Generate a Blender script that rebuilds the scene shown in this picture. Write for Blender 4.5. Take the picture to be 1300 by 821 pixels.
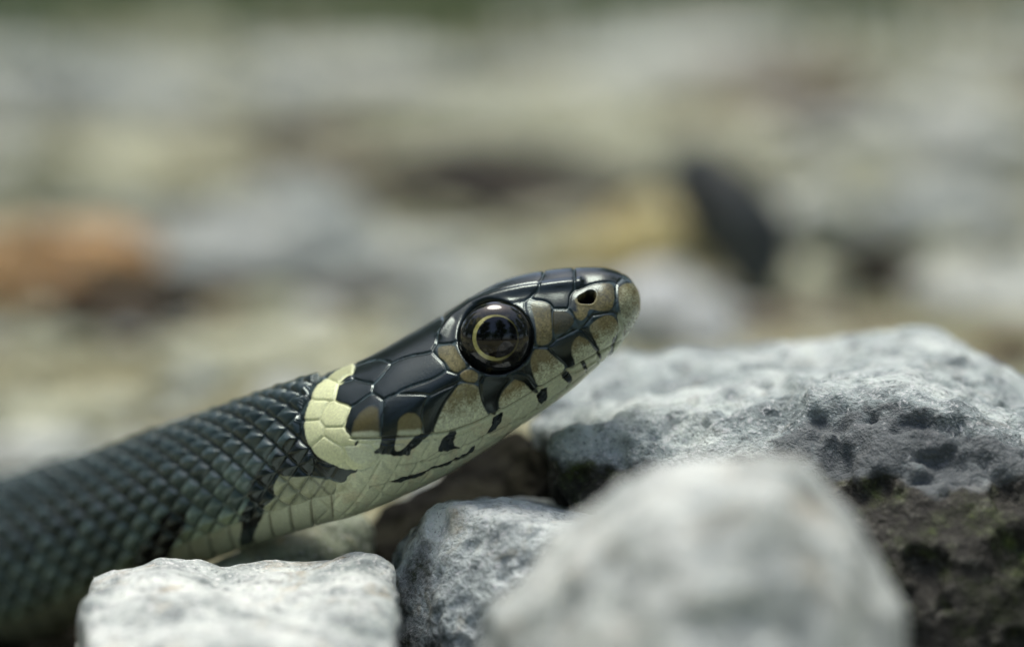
import bpy, bmesh, math, random
import numpy as np
from mathutils import Vector, Matrix

random.seed(7)
rng = np.random.default_rng(11)
for o in list(bpy.data.objects):
    bpy.data.objects.remove(o)
scene = bpy.context.scene
col = scene.collection
R = math.radians
MM = 0.001                                   # everything is laid out in millimetres

# ------------------------------------------------------------------ camera
PITCH, D0, H, S = R(9.0), 205.0, 62.0, 17.57  # tilt down, mm to the snake, mm above ground, px per mm
CAM = np.array([0.0, -D0 * math.cos(PITCH), H])
FWD = np.array([0.0, math.cos(PITCH), -math.sin(PITCH)])
UP = np.array([0.0, math.sin(PITCH), math.cos(PITCH)])
cam_data = bpy.data.cameras.new('camera')
cam = bpy.data.objects.new('camera', cam_data)
col.objects.link(cam)
cam.location = CAM * MM
cam.rotation_euler = (R(90) - PITCH, 0, 0)
cam_data.sensor_width = 36.0
cam_data.lens = 36.0 * D0 * S / 1300.0
cam_data.clip_start = 0.01
cam_data.clip_end = 400.0
cam_data.dof.use_dof = True
cam_data.dof.focus_distance = (D0 - 5.0) * MM
cam_data.dof.aperture_fstop = cam_data.lens / 8.3
cam_data.dof.aperture_blades = 0
scene.camera = cam

# ------------------------------------------------------------------ sky, sun, exposure
SUN_EL, SUN_AZ = R(76), R(-12)                # azimuth from +Y (away from the camera) towards +X
world = bpy.data.worlds.new('World')
scene.world = world
world.use_nodes = True
wn = world.node_tree
wn.nodes.clear()
sky = wn.nodes.new('ShaderNodeTexSky')
sky.sky_type = 'NISHITA'
sky.sun_disc = False
sky.sun_elevation = SUN_EL
sky.sun_rotation = SUN_AZ
sky.air_density = 1.0
sky.dust_density = 4.0
sky.ozone_density = 0.6
bg = wn.nodes.new('ShaderNodeBackground')
bg.inputs['Strength'].default_value = 0.15
wo = wn.nodes.new('ShaderNodeOutputWorld')
wn.links.new(sky.outputs['Color'], bg.inputs['Color'])
wn.links.new(bg.outputs['Background'], wo.inputs['Surface'])
sun_data = bpy.data.lights.new('sun', 'SUN')
sun_data.energy = 1.5
sun_data.angle = R(27)
sun_data.color = (1.0, 0.99, 0.92)
sun = bpy.data.objects.new('sun', sun_data)
col.objects.link(sun)
sd_ = Vector((math.sin(SUN_AZ) * math.cos(SUN_EL), math.cos(SUN_AZ) * math.cos(SUN_EL), math.sin(SUN_EL)))
sun.location = sd_ * 3
sun.rotation_euler = (-sd_).to_track_quat('-Z', 'Y').to_euler()
scene.view_settings.view_transform = 'Standard'
scene.view_settings.look = 'None'
scene.view_settings.gamma = 1.0
scene.view_settings.exposure = 0.64
scene.view_settings.use_curve_mapping = False

# ------------------------------------------------------------------ helpers: pixels to places
def P(px, py, c=0.0):
    """point at depth c mm behind the snake's plane on the line of sight of a photo pixel"""
    k = (D0 + c) / D0
    return CAM + FWD * (D0 + c) + np.array([1.0, 0, 0]) * ((px - 650) / S * k) + UP * (-(py - 410.5) / S * k)

def PB(px, c, z=-2.5):
    """point at ground level below a photo column at depth c"""
    k = (D0 + c) / D0
    b = (z - H + (D0 + c) * math.sin(PITCH)) / math.cos(PITCH)
    return P(px, 410.5 - b * S / k, c)

def G(px, py, z=0.0):
    d = FWD * D0 + np.array([1.0, 0, 0]) * ((px - 650) / S) + UP * (-(py - 410.5) / S)
    return CAM + d * ((z - CAM[2]) / d[2])

def scale_at(p):
    return S * D0 / float(np.dot(p - CAM, FWD))       # px per mm at a place

# ------------------------------------------------------------------ helpers: noise
def _hash(ix, iy, iz, seed):
    h = (ix.astype(np.int64) * 374761393 + iy.astype(np.int64) * 668265263 +
         iz.astype(np.int64) * 2147483647 + seed * 974711) & 0xFFFFFFFF
    h = ((h ^ (h >> 13)) * 1274126177) & 0xFFFFFFFF
    h = ((h ^ (h >> 16)) * 2246822519) & 0xFFFFFFFF
    return ((h ^ (h >> 15)) & 0xFFFFFF) / float(0xFFFFFF)

def vnoise(p, seed=0):
    """smooth value noise in -1..1 for an (n,3) array"""
    i = np.floor(p)
    f = p - i
    f = f * f * f * (f * (f * 6 - 15) + 10)
    x, y, z = i[:, 0], i[:, 1], i[:, 2]
    out = 0
    for dx in (0, 1):
        wx = f[:, 0] if dx else 1 - f[:, 0]
        for dy in (0, 1):
            wy = f[:, 1] if dy else 1 - f[:, 1]
            for dz in (0, 1):
                wz = f[:, 2] if dz else 1 - f[:, 2]
                out = out + wx * wy * wz * _hash(x + dx, y + dy, z + dz, seed)
    return out * 2 - 1

def fbm(p, octaves=4, seed=0, gain=0.5):
    a, s, out = 1.0, 1.0, 0
    for k in range(octaves):
        out = out + a * vnoise(p * s + 17.3 * k, seed + k)
        a *= gain
        s *= 2.03
    return out

def sstep(a, b, x):
    t = np.clip((x - a) / (b - a), 0, 1)
    return t * t * (3 - 2 * t)

# ------------------------------------------------------------------ helpers: objects
def link_mesh(name, verts, faces, mat=None, parent=None, smooth=True, scale=MM):
    me = bpy.data.meshes.new(name)
    verts = np.asarray(verts, dtype=np.float32) * scale
    faces = np.asarray(faces, dtype=np.int32)
    n = faces.shape[1]
    me.vertices.add(len(verts))
    me.vertices.foreach_set('co', verts.ravel())
    me.loops.add(faces.size)
    me.loops.foreach_set('vertex_index', faces.ravel())
    me.polygons.add(len(faces))
    me.polygons.foreach_set('loop_start', np.arange(0, faces.size, n, dtype=np.int32))
    me.polygons.foreach_set('loop_total', np.full(len(faces), n, dtype=np.int32))
    me.polygons.foreach_set('use_smooth', np.full(len(faces), smooth, dtype=bool))
    me.update(calc_edges=True)
    me.validate()
    if mat:
        me.materials.append(mat)
    o = bpy.data.objects.new(name, me)
    col.objects.link(o)
    if parent:
        o.parent = parent
    return o

def tag(o, label=None, cat=None, group=None, kind=None):
    for k, v in (('label', label), ('category', cat), ('group', group), ('kind', kind)):
        if v:
            o[k] = v
    return o

def set_attr(me, name, data, kind='FLOAT_COLOR'):
    a = me.attributes.new(name, kind, 'POINT')
    if kind == 'FLOAT_COLOR':
        d = np.ones((len(data), 4), dtype=np.float32)
        d[:, :3] = data
        a.data.foreach_set('color', d.ravel())
    else:
        a.data.foreach_set('value', np.asarray(data, dtype=np.float32))

# ------------------------------------------------------------------ materials
class Mat:
    def __init__(self, name):
        self.m = bpy.data.materials.new(name)
        self.m.use_nodes = True
        self.t = self.m.node_tree
        self.t.nodes.clear()
        self.out = self.n('ShaderNodeOutputMaterial')
        self.b = self.n('ShaderNodeBsdfPrincipled')
        self.l(self.b.outputs[0], self.out.inputs['Surface'])
    def n(self, kind, **kw):
        nd = self.t.nodes.new(kind)
        for k, v in kw.items():
            setattr(nd, k, v)
        return nd
    def l(self, a, b):
        self.t.links.new(a, b)
    def coord(self):
        return self.n('ShaderNodeTexCoord').outputs['Object']
    def noise(self, scale, detail=5, rough=0.55, vec=None, dist=0.0):
        nd = self.n('ShaderNodeTexNoise')
        nd.inputs['Scale'].default_value = scale
        nd.inputs['Detail'].default_value = detail
        nd.inputs['Roughness'].default_value = rough
        nd.inputs['Distortion'].default_value = dist
        self.l(vec or self.coord(), nd.inputs['Vector'])
        return nd.outputs['Fac']
    def ramp(self, fac, stops):
        nd = self.n('ShaderNodeValToRGB')
        cr = nd.color_ramp
        while len(cr.elements) < len(stops):
            cr.elements.new(0.5)
        for e, (p, c) in zip(cr.elements, stops):
            e.position = p
            e.color = (*c, 1) if len(c) == 3 else c
        self.l(fac, nd.inputs['Fac'])
        return nd.outputs['Color']
    def mix(self, fac, a, b, mode='MIX'):
        nd = self.n('ShaderNodeMix', data_type='RGBA', blend_type=mode)
        for s, v in ((nd.inputs[0], fac), (nd.inputs[6], a), (nd.inputs[7], b)):
            if isinstance(v, (int, float)):
                s.default_value = v
            elif isinstance(v, tuple):
                s.default_value = (*v, 1)
            else:
                self.l(v, s)
        return nd.outputs[2]
    def math(self, op, a, b=0.0):
        nd = self.n('ShaderNodeMath', operation=op)
        for s, v in zip(nd.inputs, (a, b)):
            if isinstance(v, (int, float)):
                s.default_value = v
            else:
                self.l(v, s)
        return nd.outputs[0]
    def attr(self, name):
        return self.n('ShaderNodeAttribute', attribute_name=name)
    def bump(self, h, dist, strength=1.0, normal=None):
        nd = self.n('ShaderNodeBump')
        nd.inputs['Distance'].default_value = dist
        nd.inputs['Strength'].default_value = strength
        self.l(h, nd.inputs['Height'])
        if normal:
            self.l(normal, nd.inputs['Normal'])
        return nd.outputs['Normal']

def rock_material(name, c0, c1, c2, speck=(0.62, 0.64, 0.64), stain=(0.30, 0.20, 0.09), stain_amt=0.25,
                  freq=1.0, moss=False, rough=0.75, vein=0.0, spec=0.2):
    """stone: broad tone shifts, grain, pale specks, ochre stains; scales are per metre"""
    m = Mat(name)
    vec = m.coord()
    if not moss:
        oi = m.n('ShaderNodeObjectInfo')
        ad = m.n('ShaderNodeVectorMath', operation='MULTIPLY_ADD')
        cb = m.n('ShaderNodeCombineXYZ')
        m.l(oi.outputs['Random'], cb.inputs[0]); m.l(oi.outputs['Random'], cb.inputs[1])
        m.l(cb.outputs[0], ad.inputs[0]); ad.inputs[1].default_value = (0.9, 0.7, 0.4); m.l(vec, ad.inputs[2])
        vec = ad.outputs[0]
    big = m.noise(110 * freq, 4, 0.6, vec, 0.4)
    colr = m.ramp(big, [(0.36, c0), (0.5, c1), (0.65, c2)])
    mid = m.noise(520 * freq, 5, 0.65, vec)
    colr = m.mix(0.75, colr, m.ramp(mid, [(0.34, (0.42, 0.43, 0.45)), (0.5, (0.95, 0.95, 0.95)), (0.66, (1.25, 1.24, 1.2))]), 'MULTIPLY')
    fine = m.noise(2600 * freq, 3, 0.6, vec)
    colr = m.mix(m.ramp(fine, [(0.57, (0, 0, 0)), (0.66, (0.75, 0.75, 0.75))]), colr, speck)
    colr = m.mix(m.ramp(fine, [(0.33, (0.6, 0.6, 0.6)), (0.42, (0, 0, 0))]), colr, tuple(x * 0.3 for x in c0))
    st = m.noise(190 * freq, 5, 0.7, vec, 1.2)
    colr = m.mix(m.ramp(st, [(0.56, (0, 0, 0)), (0.70, (stain_amt * 2,) * 3)]), colr, stain)
    if vein:
        wv = m.noise(260, 3, 0.5, vec, 2.0)
        colr = m.mix(m.ramp(wv, [(0.485, (0, 0, 0)), (0.5, (vein,) * 3), (0.515, (0, 0, 0))]), colr, speck)
    h = m.math('ADD', m.math('MULTIPLY', mid, 1.0), m.math('MULTIPLY', fine, 0.35))
    rgh = rough
    if moss:
        mk = m.attr('moss').outputs['Fac']
        mn = m.noise(900, 5, 0.7, vec)
        mm_ = m.noise(330, 4, 0.6, vec)
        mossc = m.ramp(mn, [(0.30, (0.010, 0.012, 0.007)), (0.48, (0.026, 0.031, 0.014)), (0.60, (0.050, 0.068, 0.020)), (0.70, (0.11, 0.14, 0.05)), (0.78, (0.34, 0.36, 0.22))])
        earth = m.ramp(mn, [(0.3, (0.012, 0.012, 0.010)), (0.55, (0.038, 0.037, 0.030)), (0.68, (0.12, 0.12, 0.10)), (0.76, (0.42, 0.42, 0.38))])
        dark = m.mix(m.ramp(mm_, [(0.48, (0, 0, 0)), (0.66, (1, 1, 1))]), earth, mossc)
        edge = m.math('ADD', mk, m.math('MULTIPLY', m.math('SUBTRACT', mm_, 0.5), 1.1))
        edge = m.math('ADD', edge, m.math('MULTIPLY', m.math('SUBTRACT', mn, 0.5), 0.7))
        gr = m.math('ADD', m.attr('dark_zone').outputs['Fac'], m.math('MULTIPLY', m.math('SUBTRACT', mid, 0.5), 2.4))
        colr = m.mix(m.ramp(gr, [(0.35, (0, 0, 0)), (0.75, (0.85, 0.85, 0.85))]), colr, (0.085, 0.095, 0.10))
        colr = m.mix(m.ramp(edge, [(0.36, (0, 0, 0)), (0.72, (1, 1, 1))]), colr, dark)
        h = m.math('ADD', h, m.math('MULTIPLY', mn, 0.6))
    m.l(colr, m.b.inputs['Base Color'])
    m.b.inputs['Roughness'].default_value = rgh
    m.b.inputs['Specular IOR Level'].default_value = spec
    m.l(m.bump(h, 0.0009 / freq, 0.75), m.b.inputs['Normal'])
    return m.m

M_ROCK = rock_material('grey_limestone', (0.12, 0.155, 0.16), (0.36, 0.42, 0.41), (0.57, 0.635, 0.60), moss=True, vein=0.5, stain_amt=0.10, rough=0.6)
M_PALE = rock_material('pale_limestone', (0.25, 0.29, 0.28), (0.53, 0.575, 0.545), (0.68, 0.72, 0.67), speck=(0.8, 0.8, 0.77), stain=(0.42, 0.30, 0.14), stain_amt=0.26, rough=0.7)
M_SHARP = rock_material('pale_blue_limestone', (0.38, 0.43, 0.42), (0.56, 0.62, 0.60), (0.68, 0.73, 0.70), speck=(0.72, 0.73, 0.73), stain=(0.45, 0.33, 0.12), stain_amt=0.2, moss=True, rough=0.55)
M_SHADEROCK = rock_material('hollow_shade_stone', (0.004, 0.004, 0.003), (0.008, 0.008, 0.006), (0.020, 0.020, 0.013), speck=(0.035, 0.036, 0.025), stain=(0.016, 0.018, 0.007), rough=0.9, spec=0.08)  # near-black albedo stands in for the shade under the jaw
M_GREENISH = rock_material('lichen_stone', (0.16, 0.20, 0.14), (0.33, 0.38, 0.28), (0.52, 0.53, 0.42), stain=(0.45, 0.36, 0.16), rough=0.7)
BG = {
    'grey':  rock_material('stone_grey', (0.20, 0.235, 0.22), (0.31, 0.35, 0.325), (0.42, 0.46, 0.43), freq=0.5),
    'pale':  rock_material('stone_pale', (0.37, 0.41, 0.37), (0.52, 0.56, 0.50), (0.64, 0.68, 0.62), freq=0.5),
    'sand':  rock_material('stone_sand', (0.29, 0.295, 0.18), (0.41, 0.42, 0.28), (0.50, 0.52, 0.37), freq=0.5),
    'ochre': rock_material('stone_ochre', (0.38, 0.32, 0.12), (0.50, 0.43, 0.18), (0.58, 0.52, 0.26), freq=0.5),
    'orange': rock_material('stone_orange', (0.34, 0.18, 0.06), (0.52, 0.31, 0.125), (0.60, 0.40, 0.19), stain=(0.3, 0.12, 0.03), freq=0.5),
    'slate': rock_material('stone_slate', (0.022, 0.030, 0.034), (0.050, 0.062, 0.066), (0.12, 0.135, 0.135), speck=(0.14, 0.15, 0.16), freq=0.5),
    'brown': rock_material('stone_brown', (0.075, 0.055, 0.035), (0.13, 0.10, 0.065), (0.20, 0.16, 0.11), speck=(0.25, 0.22, 0.17), freq=0.5),
    'white': rock_material('stone_white', (0.50, 0.54, 0.53), (0.62, 0.66, 0.65), (0.72, 0.75, 0.74), freq=0.5),
    'dark': rock_material('stone_shade', (0.014, 0.012, 0.008), (0.030, 0.026, 0.018), (0.055, 0.048, 0.034), speck=(0.08, 0.07, 0.05), stain=(0.05, 0.03, 0.012), freq=0.5),  # near-black, for stones that stand in for shadows and gaps between stones
    'olive': rock_material('stone_olive', (0.22, 0.23, 0.14), (0.32, 0.34, 0.23), (0.42, 0.44, 0.32), freq=0.5),
}

def ground_material():
    m = Mat('gravelly_soil')
    vec = m.coord()
    big = m.noise(9, 5, 0.6, vec)
    c = m.ramp(big, [(0.32, (0.17, 0.16, 0.09)), (0.5, (0.32, 0.315, 0.20)), (0.68, (0.44, 0.44, 0.32))])
    mid = m.noise(70, 5, 0.65, vec)
    c = m.mix(0.8, c, m.ramp(mid, [(0.35, (0.45, 0.42, 0.36)), (0.55, (1, 1, 1)), (0.7, (1.2, 1.2, 1.2))]), 'MULTIPLY')
    so = m.attr('shade_zone').outputs['Fac']
    c = m.mix(so, c, m.ramp(mid, [(0.35, (0.010, 0.009, 0.006)), (0.65, (0.032, 0.028, 0.018))]))  # near-black ground around the snake, coloured in to deepen the shade there
    m.l(c, m.b.inputs['Base Color'])
    m.b.inputs['Roughness'].default_value = 1.0
    m.b.inputs['Specular IOR Level'].default_value = 0.1
    m.l(m.bump(m.noise(900, 4, 0.6, vec), 0.0012), m.b.inputs['Normal'])
    return m.m
M_GROUND = ground_material()

# ------------------------------------------------------------------ ground sheet to the horizon
def build_ground():
    n = 420
    t = np.linspace(-1, 1, n)
    g = np.sinh(t * 9.0) / np.sinh(9.0) * 150000.0
    X, Y = np.meshgrid(g, g + 250, indexing='ij')
    p = np.stack([X.ravel(), Y.ravel(), np.zeros(X.size)], 1)
    r = np.hypot(p[:, 0], p[:, 1] - 250)
    near = 1 - sstep(1500, 4000, r)
    p[:, 2] = near * (fbm(p / 90.0, 3, 3) * 2.0 + fbm(p / 22.0, 3, 9) * 0.8) - 1.5
    idx = np.arange(n * n).reshape(n, n)
    f = np.stack([idx[:-1, :-1], idx[1:, :-1], idx[1:, 1:], idx[:-1, 1:]], -1).reshape(-1, 4)
    o = link_mesh('ground', p, f, M_GROUND)
    hd = np.hypot((p[:, 0] + 5) / 75.0, (p[:, 1] + 5) / 62.0) + 0.22 * fbm(p / 18.0, 3, 55)
    set_attr(o.data, 'shade_zone', sstep(1.1, 0.85, hd), 'FLOAT')
    tag(o, 'pale sandy gravelly ground running back behind the snake', 'ground', kind='structure')
build_ground()

# ------------------------------------------------------------------ trees round the clearing (they shade it and show in the eye)
def tree_material():
    m = Mat('leaves')
    nz = m.noise(3.0, 3, 0.6)
    c = m.ramp(nz, [(0.3, (0.035, 0.075, 0.020)), (0.55, (0.06, 0.12, 0.03)), (0.75, (0.10, 0.16, 0.045))])
    m.l(c, m.b.inputs['Base Color'])
    m.b.inputs['Roughness'].default_value = 0.5
    tr = m.n('ShaderNodeBsdfTranslucent')
    m.l(m.mix(1.0, c, (1.2, 1.5, 0.6), 'MULTIPLY'), tr.inputs['Color'])
    mx = m.n('ShaderNodeMixShader')
    mx.inputs[0].default_value = 0.45
    m.l(m.b.outputs[0], mx.inputs[1]); m.l(tr.outputs[0], mx.inputs[2])
    m.l(mx.outputs[0], m.out.inputs['Surface'])
    b = Mat('bark')
    b.l(b.ramp(b.noise(14, 5, 0.7), [(0.3, (0.05, 0.04, 0.03)), (0.7, (0.14, 0.115, 0.085))]), b.b.inputs['Base Color'])
    b.b.inputs['Roughness'].default_value = 0.9
    return m.m, b.m
M_LEAF, M_BARK = tree_material()

def tube(path, radii, n=8):
    vs, fs = [], []
    path = np.array(path, float)
    for i, p in enumerate(path):
        d = path[min(i + 1, len(path) - 1)] - path[max(i - 1, 0)]
        d /= np.linalg.norm(d)
        a = np.cross(d, [0.3, 1, 0.1]); a /= np.linalg.norm(a)
        b = np.cross(d, a)
        for k in range(n):
            t = 2 * math.pi * k / n
            vs.append(p + radii[i] * (a * math.cos(t) + b * math.sin(t)))
    for i in range(len(path) - 1):
        for k in range(n):
            fs.append([i * n + k, i * n + (k + 1) % n, (i + 1) * n + (k + 1) % n, (i + 1) * n + k])
    return np.array(vs), np.array(fs)

def tree_meshes(seed):
    rg = np.random.default_rng(seed)
    V, F, off = [], [], 0
    tubes = [tube([(0, 0, -0.1), (0.05, 0, 1.5), (0.0, 0.1, 3.2), (0.1, 0.0, 5.5), (0.1, 0.1, 7.2)], [0.2, 0.16, 0.13, 0.08, 0.02])]
    ends = [np.array([0.1, 0.1, 7.0])]
    for k in range(11):
        z = 0.25 + 0.58 * k
        t = k * 2.4 + rg.uniform(-0.3, 0.3)
        L = (2.1 - 0.13 * k) * rg.uniform(0.8, 1.1)
        e = np.array([math.cos(t) * L, math.sin(t) * L, z + 0.9])
        tubes.append(tube([(0, 0, z), e * 0.5 + np.array([0, 0, z * 0.5 - 0.1]), e], [0.07, 0.045, 0.012], 6))
        ends += [e, e * np.array([0.6, 0.6, 1.0])]
    for v, f in tubes:
        V.append(v); F.append(f + off); off += len(v)
    to = link_mesh('trunk', np.concatenate(V), np.concatenate(F), M_BARK, None, True, 1.0)
    n = 9500
    c = np.array(ends)[rg.integers(len(ends), size=n)] + rg.normal(size=(n, 3)) * np.array([0.55, 0.55, 0.42])
    a = rg.normal(size=(n, 3)); a /= np.linalg.norm(a, axis=1)[:, None]
    b = np.cross(a, rg.normal(size=(n, 3))); b /= np.linalg.norm(b, axis=1)[:, None]
    sz = rg.uniform(0.06, 0.14, n)[:, None]
    q = np.stack([c - a * sz * 1.3, c + b * sz * 0.6, c + a * sz * 1.3, c - b * sz * 0.6], 1).reshape(-1, 3)
    co = link_mesh('crown', q, np.arange(4 * n).reshape(-1, 4), M_LEAF, None, False, 1.0)
    ms = (to.data, co.data)
    bpy.data.objects.remove(to); bpy.data.objects.remove(co)
    return ms
TREES = [tree_meshes(1), tree_meshes(2)]
for k in range(11):
    t = 2 * math.pi * (k + 0.5) / 11 + 0.12 * math.sin(k * 5.1)
    d = 6.2 + 0.7 * math.sin(k * 3.7)
    tr_ = bpy.data.objects.new('tree', None)
    col.objects.link(tr_)
    tr_.location = (math.cos(t) * d, math.sin(t) * d, 0)
    tr_.rotation_euler = (0, 0, k * 1.9)
    sc_ = 0.78 + 0.12 * math.sin(k * 2.3)
    tr_.scale = (sc_, sc_, sc_)
    tag(tr_, 'leafy green tree standing at the edge of the stony clearing', 'tree', 'trees round the clearing')
    for nm_, me_ in zip(('trunk', 'crown'), TREES[k % 2]):
        o_ = bpy.data.objects.new(nm_, me_)
        col.objects.link(o_)
        o_.parent = tr_

# ------------------------------------------------------------------ rocks
def hull_remesh(pts, voxel):
    bm = bmesh.new()
    for p in pts:
        bm.verts.new(p)
    r = bmesh.ops.convex_hull(bm, input=bm.verts)
    bmesh.ops.delete(bm, geom=[g for g in r['geom_interior'] if isinstance(g, bmesh.types.BMVert)], context='VERTS')
    me = bpy.data.meshes.new('tmp')
    bm.to_mesh(me)
    bm.free()
    o = bpy.data.objects.new('tmp', me)
    col.objects.link(o)
    md = o.modifiers.new('r', 'REMESH')
    md.mode = 'VOXEL'
    md.voxel_size = voxel
    sm = o.modifiers.new('s', 'SMOOTH')
    sm.factor = 0.5
    sm.iterations = 6
    dg = bpy.context.evaluated_depsgraph_get()
    ev = bpy.data.meshes.new_from_object(o.evaluated_get(dg))
    bpy.data.objects.remove(o)
    bpy.data.meshes.remove(me)
    v = np.empty(len(ev.vertices) * 3); ev.vertices.foreach_get('co', v)
    nn = np.empty(len(ev.vertices) * 3); ev.vertices.foreach_get('normal', nn)
    ev.calc_loop_triangles()
    f = np.empty(len(ev.loop_triangles) * 3, dtype=np.int32); ev.loop_triangles.foreach_get('vertices', f)
    bpy.data.meshes.remove(ev)
    return v.reshape(-1, 3), nn.reshape(-1, 3), f.reshape(-1, 3)

def make_rock(name, pts, mat, voxel=0.45, amp=1.0, seed=0, wave=9.0, moss=None, sharp=0.0, pit=0.5):
    v, nn, f = hull_remesh([tuple(p) for p in pts], voxel)
    d = fbm(v / wave, 4, seed, 0.5) * 0.9
    rid = 1 - np.abs(fbm(v / (wave * 0.6) + 31, 3, seed + 5))
    d += (rid - 0.6) * sharp
    d -= pit * sstep(0.15, 0.7, fbm(v / (wave * 0.28) + 7, 3, seed + 11))
    d += fbm(v / 0.9, 2, seed + 3) * 0.10
    v2 = v + nn * (d * amp)[:, None]
    o = link_mesh(name, v2, f, mat)
    if moss is not None:
        set_attr(o.data, 'moss', moss(v2, nn), 'FLOAT')
    base = Vector((v2[:, 0].mean() * MM, v2[:, 1].mean() * MM, v2[:, 2].min() * MM))
    o.data.transform(Matrix.Translation(-base))
    o.location = base
    return o

def pix(v):
    r = v - CAM
    d = r @ FWD
    return 650 + r[:, 0] / d * D0 * S, 410.5 - (r @ UP) / d * D0 * S, d - D0

# big grey rock right of the head: upper slab, dark mossy front
pts = []
for px, py, c in [(672, 540, 12), (690, 505, 24), (700, 545, 5), (735, 500, 16), (790, 462, 24), (850, 445, 30), (930, 437, 34), (1000, 440, 34), (1060, 428, 32),
                  (1110, 421, 28), (1160, 420, 24), (1210, 438, 18), (1270, 474, 14), (1345, 530, 12), (1420, 590, 16),
                  (705, 562, 1), (760, 585, -1), (850, 592, -3), (930, 575, -4), (1010, 535, -3), (1060, 497, -3), (1140, 486, -4),
                  (1210, 512, -6), (1310, 560, -6), (1400, 640, -2)]:
    pts.append(P(px, py, c))
for px, py, c in [(790, 650, 3), (850, 700, -4), (980, 720, -10), (1120, 700, -13), (1300, 700, -14), (1420, 730, -8), (1430, 760, 25), (800, 640, 30), (1000, 700, 40), (1250, 690, 36)]:
    pts.append(P(px, py, c))
pts += [PB(*q) for q in [(800, 2), (900, -10), (1050, -16), (1200, -19), (1350, -19), (1440, -8), (1430, 30), (800, 32), (1050, 40)]]
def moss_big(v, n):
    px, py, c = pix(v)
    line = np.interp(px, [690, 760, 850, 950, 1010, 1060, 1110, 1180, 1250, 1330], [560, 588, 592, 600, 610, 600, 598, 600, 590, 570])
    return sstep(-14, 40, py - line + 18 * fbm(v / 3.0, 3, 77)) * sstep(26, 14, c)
def dark_zone_big(v):  # dark grey zone from the front edge of the top downwards
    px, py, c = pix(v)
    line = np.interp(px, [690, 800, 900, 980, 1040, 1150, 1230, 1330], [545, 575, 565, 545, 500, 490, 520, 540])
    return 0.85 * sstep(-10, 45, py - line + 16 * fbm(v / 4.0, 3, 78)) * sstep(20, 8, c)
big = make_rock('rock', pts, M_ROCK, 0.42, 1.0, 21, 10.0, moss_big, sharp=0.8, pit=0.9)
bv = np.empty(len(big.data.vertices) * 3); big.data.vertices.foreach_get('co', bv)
set_attr(big.data, 'dark_zone', dark_zone_big(bv.reshape(-1, 3) / MM + np.array(big.location) / MM), 'FLOAT')
tag(big, 'large grey limestone rock with a dark mossy front under the snake\'s chin', 'rock')

# pale rock with one sharp broken corner, in front of the throat
pts = [P(*q) for q in [(492, 708, 0), (518, 668, 0), (545, 640, 0), (575, 626, 1), (620, 624, 3), (680, 632, 5), (760, 640, 6),
                       (560, 640, -5), (640, 660, -10), (760, 680, -12), (500, 740, -4), (560, 760, -9), (640, 800, -13), (760, 810, -14),
                       (780, 700, 6), (540, 730, 8), (700, 720, 10), (500, 800, -2), (560, 850, -8), (760, 860, -10), (780, 820, 4), (530, 800, 8)]]
pts += [PB(*q) for q in [(495, -2), (560, -11), (760, -14), (790, 6), (530, 10), (700, 12)]]
def moss_sharp(v, n):
    px, py, c = pix(v)
    return sstep(0, 1, (558 - px) / 30.0 + (py - 660) / 160.0) * 0.55
r = make_rock('rock', pts, M_SHARP, 0.3, 0.5, 44, 6.0, moss_sharp, sharp=0.5, pit=0.5)
tag(r, 'pale bluish rock with a sharp broken corner just below the snake\'s throat', 'rock')

# blurred pale rock near the lens
pts = [P(q[0], q[1], q[2] - 13) for q in [(600, 770, -20), (650, 728, -20), (700, 684, -22), (740, 645, -24), (800, 604, -26), (860, 592, -26), (925, 574, -26), (975, 578, -25), (1020, 573, -25), (1045, 590, -25),
                       (1078, 640, -25), (1112, 700, -25), (1150, 770, -25), (640, 790, -32), (720, 722, -34), (850, 640, -36), (980, 625, -37), (1060, 690, -36), (1130, 800, -34),
                       (700, 840, -36), (850, 870, -42), (1050, 880, -40), (740, 720, -16), (900, 640, -14), (1040, 650, -15), (1120, 760, -16), (720, 850, -16), (1150, 870, -18)]]
pts += [PB(q[0], q[1] - 13) for q in [(590, -22), (640, -38), (850, -46), (1050, -44), (1160, -36), (1170, -20), (740, -15), (950, -13)]]
r = make_rock('rock', pts, M_PALE, 0.45, 0.7, 63, 9.0, None, sharp=0.6, pit=0.6)
tag(r, 'pale blunt-topped rock in front of the large mossy grey rock, strongly out of focus', 'rock')

# flat slab in front of the snake's body
pts = [P(*q) for q in [(112, 727, -8), (150, 714, -7), (205, 711, -6), (260, 717, -6), (330, 713, -5), (410, 707, -5), (462, 704, -5), (492, 722, -7),
                       (112, 790, -18), (116, 850, -28), (240, 862, -33), (380, 850, -34), (500, 838, -26), (505, 780, -16), (150, 730, -1), (330, 725, 1), (460, 720, 0)]]
pts += [PB(*q) for q in [(108, -20), (120, -34), (250, -39), (400, -39), (510, -28), (490, -2), (150, 0)]]
r = make_rock('rock', pts, M_PALE, 0.35, 0.7, 91, 8.0, None, sharp=0.5, pit=0.4)
tag(r, 'low flat-topped white stone in front of the snake\'s body', 'rock')

# lichen-tinted stone under the neck
pts = [P(*q) for q in [(250, 725, 8), (310, 695, 7), (370, 672, 8), (420, 655, 9), (455, 652, 11), (470, 668, 12), (440, 700, 6), (370, 720, 2), (280, 735, 3),
                       (260, 780, 6), (400, 790, 2), (480, 780, 10), (300, 740, 20), (460, 700, 22), (300, 800, 22), (470, 800, 22)]]
pts += [PB(*q) for q in [(260, 6), (400, 2), (480, 10), (480, 22), (290, 22)]]
r = make_rock('rock', pts, M_GREENISH, 0.4, 0.4, 12, 7.0, None, sharp=0.3, pit=0.3)
tag(r, 'pale greenish stone tucked beneath the snake\'s neck', 'rock')

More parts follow.
